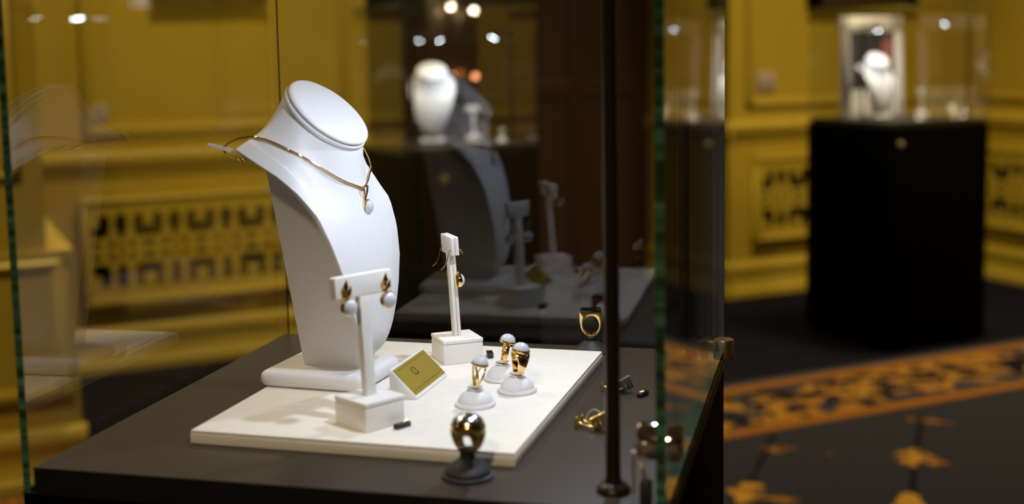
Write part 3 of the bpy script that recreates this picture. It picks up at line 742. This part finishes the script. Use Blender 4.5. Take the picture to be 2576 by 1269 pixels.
g = on_case('ring_stand', 'dark conical ring stand behind the tray near the back glass', 'ring stand', .3273, .4114, 0)
MB().lathe([(.0195, 0), (.0195, .0014), (.0170, .0030), (.0050, .0118), (.0048, .0130), (.0062, .0134), (.0062, .0150), (.0040, .0154)], 40).obj('cone', 'rubber', g)
r = on_case('ring', 'large gold cocktail ring with flat black stone on the dark cone', 'ring', .3273, .4114, .0148, math.radians(12))
out_, inn_ = [], []
NN = 48
for i in range(NN):
    a = -PI/2+2*PI*i/NN; cx, sx_ = math.cos(a), math.sin(a)
    if sx_ < .1: out_.append((.0100*cx, .0125+.0120*sx_))
    else: k = .0108/max(abs(cx), .012*abs(sx_)/.0128+1e-6) if False else 1; out_.append((max(-.0108, min(.0108, .0185*cx)), .0125+min(.0125, .0200*sx_)))
    inn_.append((.0079*cx, .0118+.0093*sx_))
MB().ringplate(out_, inn_, -.0042, .0042).obj('band', 'gold', r, bevel=.0006)
MB().b2((-.0100, -.0060, .0248), (.0100, .0060, .0276)).obj('stone_slab', 'onyx', r, bevel=.0008)

# ------------------------------------------------------------------ cufflinks and price tags
def cufflink(label, x, y, rz, face):
    g = on_case('cufflink', label, 'cufflink', x, y, 0, rz, group='cufflinks lying on the dark deck')
    T = Matrix.Translation((.0075, 0, .0070)) @ Matrix.Rotation(-.75, 4, 'Z') @ Matrix.Rotation(.25, 4, 'Y') @ Matrix.Rotation(.45, 4, 'X')
    for s in (-1, 1):
        m = MB().b2((-.0010, s*.0034-.0031, -.0064), (.0010, s*.0034+.0031, .0064)); m.v = [tuple(T @ Vector(v)) for v in m.v]; m.obj('face_plate', face, g, bevel=.0004)
    for s in (-1, 1):
        m = MB(); pts = catmull([(.0075, s*.0034, .0050), (.0020, s*.0034, .0030), (-.0050, s*.0034, .0030), (-.0100, s*.0034, .0045)], 4)
        m.tube(pts, .0014, 8, flat=.6); m.obj('bridge_bar', 'gold_satin', g)
        T2 = Matrix.Translation((-.0112, s*.0034, .0048)) @ Matrix.Rotation(.3, 4, 'Y')
        MB().lathe([(.0010, -.0046), (.0017, -.0040), (.0017, .0040), (.0010, .0046)], 14, T2).obj('toggle', 'gold', g)
    return g
c1 = cufflink('gold rectangular cufflink with a clear loop beside the lamp post', .3735, .1650, math.radians(-22), 'gold_satin')
MB().tube(catmull([(-.006, 0, .004), (-.004, .001, .011), (.001, .001, .0155), (.007, 0, .0150), (.0105, 0, .0120)], 6), .00035, 6).obj('clear_loop', 'clear', c1)
cufflink('grey stone cufflink with gold bars right of the lamp post', .3750, .2740, math.radians(-14), 'slate')
def price_tag(label, x, y, rz, z, gold=True):
    g = on_case('price_tag', label, 'price tag', x, y, z, rz, group='tiny black price tags')
    MB().b2((-.0072, -.0026, 0), (.0072, .0026, .0040)).obj('tag_bar', 'tag', g, bevel=.0011, seg=3)
    if gold:
        m = MB(); zz = .0043
        def rg(cx, cy, rx, ry): m.tube([(cx+rx*math.cos(t), cy+ry*math.sin(t), zz) for t in [2*PI*k/12 for k in range(12)]], .00028, 6, True)
        m.tube([(-.0054, .0014, zz), (-.0048, -.0014, zz)], .00028, 6)
        rg(-.0034, .0006, .0008, .0007); rg(-.0034, -.0009, .0009, .0008); rg(-.0012, .0006, .0008, .0007); rg(-.0012, -.0009, .0009, .0008); rg(.0012, 0, .0009, .0015)
        m.lathe([(.0003, -.0006), (.0009, 0), (.0003, .0006)], 10, Matrix.Translation((.0048, .0006, zz+.0004)))
        m.obj('gold_figures', 'gold', g)
    else:
        m = MB()
        for k in range(7): m.b2((-.0066+k*.0019, -.0027, .0039), (-.0055+k*.0019, .0027, .0048))
        m.obj('ridges', 'tag', g)
price_tag('black price tag with gold figures beside the front earring stand', .2400, .1090, math.radians(60), TH)
price_tag('black ridged price tag behind the three white ring stands', .2475, .3330, math.radians(112), TH, False)
price_tag('black price tag with gold figures beside the grey cufflink on the deck', .3985, .2650, math.radians(72), 0)

# ------------------------------------------------------------------ the far showcases
def far_case(label, u, v, w, d, group=None):
    g = thing('glass_showcase', label, 'showcase', (u, v, 0))
    MB().b2((0, 0, .02), (w, d, DECK-.018)).obj('cabinet', 'black', g, bevel=.001)
    MB().b2((.02, .02, 0), (w-.02, d-.02, .0205)).obj('plinth', 'black', g)
    MB().b2((.011, .011, DECK-.018), (w-.011, d-.011, DECK)).obj('deck_board', 'deck', g)
    z0, z1 = DECK-.0178, DECK+.43
    for a in (((.002, .002, z0), (.008, d-.002, z1), 'x'), ((w-.008, .002, z0), (w-.002, d-.002, z1), 'x'), ((.0082, .002, z0), (w-.0082, .008, z1), 'y'), ((.0082, d-.008, z0), (w-.0082, d-.002, z1), 'y'), ((.002, .002, z1+.0002), (w-.002, d-.002, z1+.0062), 'z')):
        pane_obj('glass_pane', *a, g)
    return g
fl = far_case('black glass showcase with a white bust in the dark recess, background left', 1.245, 2.605, .455, .455)
T = Matrix.Translation((.125, 0, .785)) @ Matrix.Rotation(PI/2, 4, 'X')
MB().lathe([(.013, 0), (.013, .006), (.009, .009), (.003, .010)], 20, T).obj('lock_knob', 'brass', fl)
fr_ = far_case('black glass showcase pedestal at the right with a framed photo inside', 3.205, 2.700, .488, .488)
T = Matrix.Translation((0, .06, .797)) @ Matrix.Rotation(-PI/2, 4, 'Y')
T = Matrix.Translation((.045, 0, .797)) @ Matrix.Rotation(PI/2, 4, 'X')
MB().lathe([(.012, 0), (.012, .006), (.009, .009), (.003, .010)], 20, T).obj('lock_knob', 'brass', fr_)
FG = 'lamp posts of the far showcases'
lamp_post('dark lamp post at the left corner of the background left showcase', (1.300, 2.665, DECK), .25, FG, .345, .10, watts=1.5)
lamp_post('dark lamp post at the right corner of the background left showcase', (1.650, 2.700, DECK), 2.6, FG, .350, .05, watts=1.5)
lamp_post('dark lamp post at the right corner of the pedestal showcase', (3.640, 2.760, DECK), 1.80, FG, .385, .10, watts=1.5)
lamp_post('dark lamp post at the left corner of the pedestal showcase', (3.245, 2.905, DECK), -.15, FG, .362, .055, watts=1.5)
def far_bust(label, u, v, rz):
    c = copy_tree(bust); relabel(c, label); c.location = (u, v, DECK+.0003); c.rotation_euler = (0, 0, rz)
    return c
far_bust('white necklace bust inside the background left showcase', 1.435, 2.845, math.radians(-112))
far_bust('white necklace bust inside the pedestal showcase at the right', 3.375, 2.975, math.radians(-88))
def far_stand(label, u, v, rz):
    c = copy_tree(s1); relabel(c, label, 'white earring stands in the far showcases'); c.location = (u, v, DECK+.0003); c.rotation_euler = (0, 0, rz)
far_stand('white T-shaped earring stand right of the bust in the background left showcase', 1.560, 2.80, .3)
far_stand('white T-shaped earring stand right of the bust in the pedestal showcase', 3.505, 2.86, .5)
def far_dome(label, u, v, z=DECK+.0002):
    g = thing('ring_stand', label, 'ring stand', (u, v, z), group='white dome ring stands in the far showcases'); dome_stand(g, .0163, .0128, 'white', False)
    MB().lathe([(.002, .0120), (.0022, .018)], 12).obj('stem', 'clear', g)
    r = thing('ring', 'silver ring on the '+label.split(' ', 1)[1], 'ring', (u, v, z+.0150), (0, 0, .6), 'silver rings in the far showcases')
    band(lambda c: .0016+.003*c, lambda c: .0014).obj('band', 'silver', r); round_drop(r, Matrix.Translation((0, 0, .0182)), .0066, 'bezel', dome=.7)
far_dome('white dome ring stand at the right of the pedestal showcase', 3.655, 2.790)
far_dome('white dome ring stand beside the bust in the pedestal showcase', 3.435, 2.800)
far_dome('white dome ring stand at the right of the background left showcase', 1.640, 2.76)
cg = thing('sign_card', 'white easel card leaning at the right of the pedestal showcase', 'sign', (3.585, 2.765, DECK+.0002), (-.30, 0, .25))
MB().b2((-.024, 0, 0), (.024, .003, .055)).obj('card', 'frame_white', cg, bevel=.0008)
MB().b2((-.012, .0031, 0), (.012, .0045, .050)).obj('easel_back', 'frame_white', cg)
pf = thing('photo_frame', 'white framed dark portrait photo standing inside the pedestal showcase', 'photo frame', (3.475, 3.100, DECK+.0005), (-.05, 0, .10))
fw, fh, ft = .345, .405, .045
m = MB()
for a in ((-fw/2, 0, 0, fw/2, .014, .055), (-fw/2, 0, fh-.062, fw/2, .014, fh), (-fw/2, 0, 0, -fw/2+ft, .014, fh), (fw/2-ft, 0, 0, fw/2, .014, fh)): m.b2(a[:3], a[3:])
m.obj('frame', 'frame_white', pf, bevel=.001)
ph = MB().b2((-fw/2+.04, .004, .11), (fw/2-.04, .012, fh-.055)).obj('photo', 'photo_dark', pf)
MB().b2((-fw/2+.04, .004, .050), (fw/2-.04, .012, .1095)).obj('caption_strip', 'suede', pf)
MB().prism([(.055, .16), (.115, .16), (.120, .30), (.085, .325), (.060, .30)], .0028, .0039).obj('red_figure', 'photo_red', ph)

# a third showcase stands just right of the picture; its lamps are mirrored in the near showcase's left pane
far_case('black glass showcase beyond the right edge, mirrored in the left glass pane', 1.800, .250, .455, .455)
lamp_post('lamp post mirrored as the left bright spot in the left glass pane', (1.862, .500, DECK), 1.35, FG, .395, .06)
lamp_post('lamp post mirrored as the dimmer spot in the left glass pane', (1.992, .662, DECK), 2.9, FG, .395, .05)
# twin wall sconce behind the camera, mirrored in the back pane
M['bulb'] = emit('warm_bulb', (1.0, .84, .60), 110); M['amber'] = emit('amber_bulb', (1.0, .36, .16), 34)
sc_ = thing('wall_sconce', 'brass wall sconce mirrored as warm dots in the back glass pane', 'lamp', (U0+.001, -2.275, .95))
MB().b2((0, -.05, 0), (.02, .21, .46)).obj('back_plate', 'brass', sc_, bevel=.006)
for y in (0, .12):
    MB().tube([(.02, y, .30), (.06, y, .29), (.075, y, .34), (.075, y, .392)], .007, 8).obj('arm', 'brass', sc_)
    for z, mm, rr in ((.415 if y else .400, 'bulb', .013), (.112, 'amber', .013)):
        MB().lathe([(rr*math.cos(t), z+rr*math.sin(t)) for t in [-1.5+3.0*k/10 for k in range(11)]], 16, Matrix.Translation((.075, y, 0))).obj('bulb', mm, sc_)
    MB().tube([(.02, y, .05), (.06, y, .05), (.075, y, .096)], .007, 8).obj('arm', 'brass', sc_)
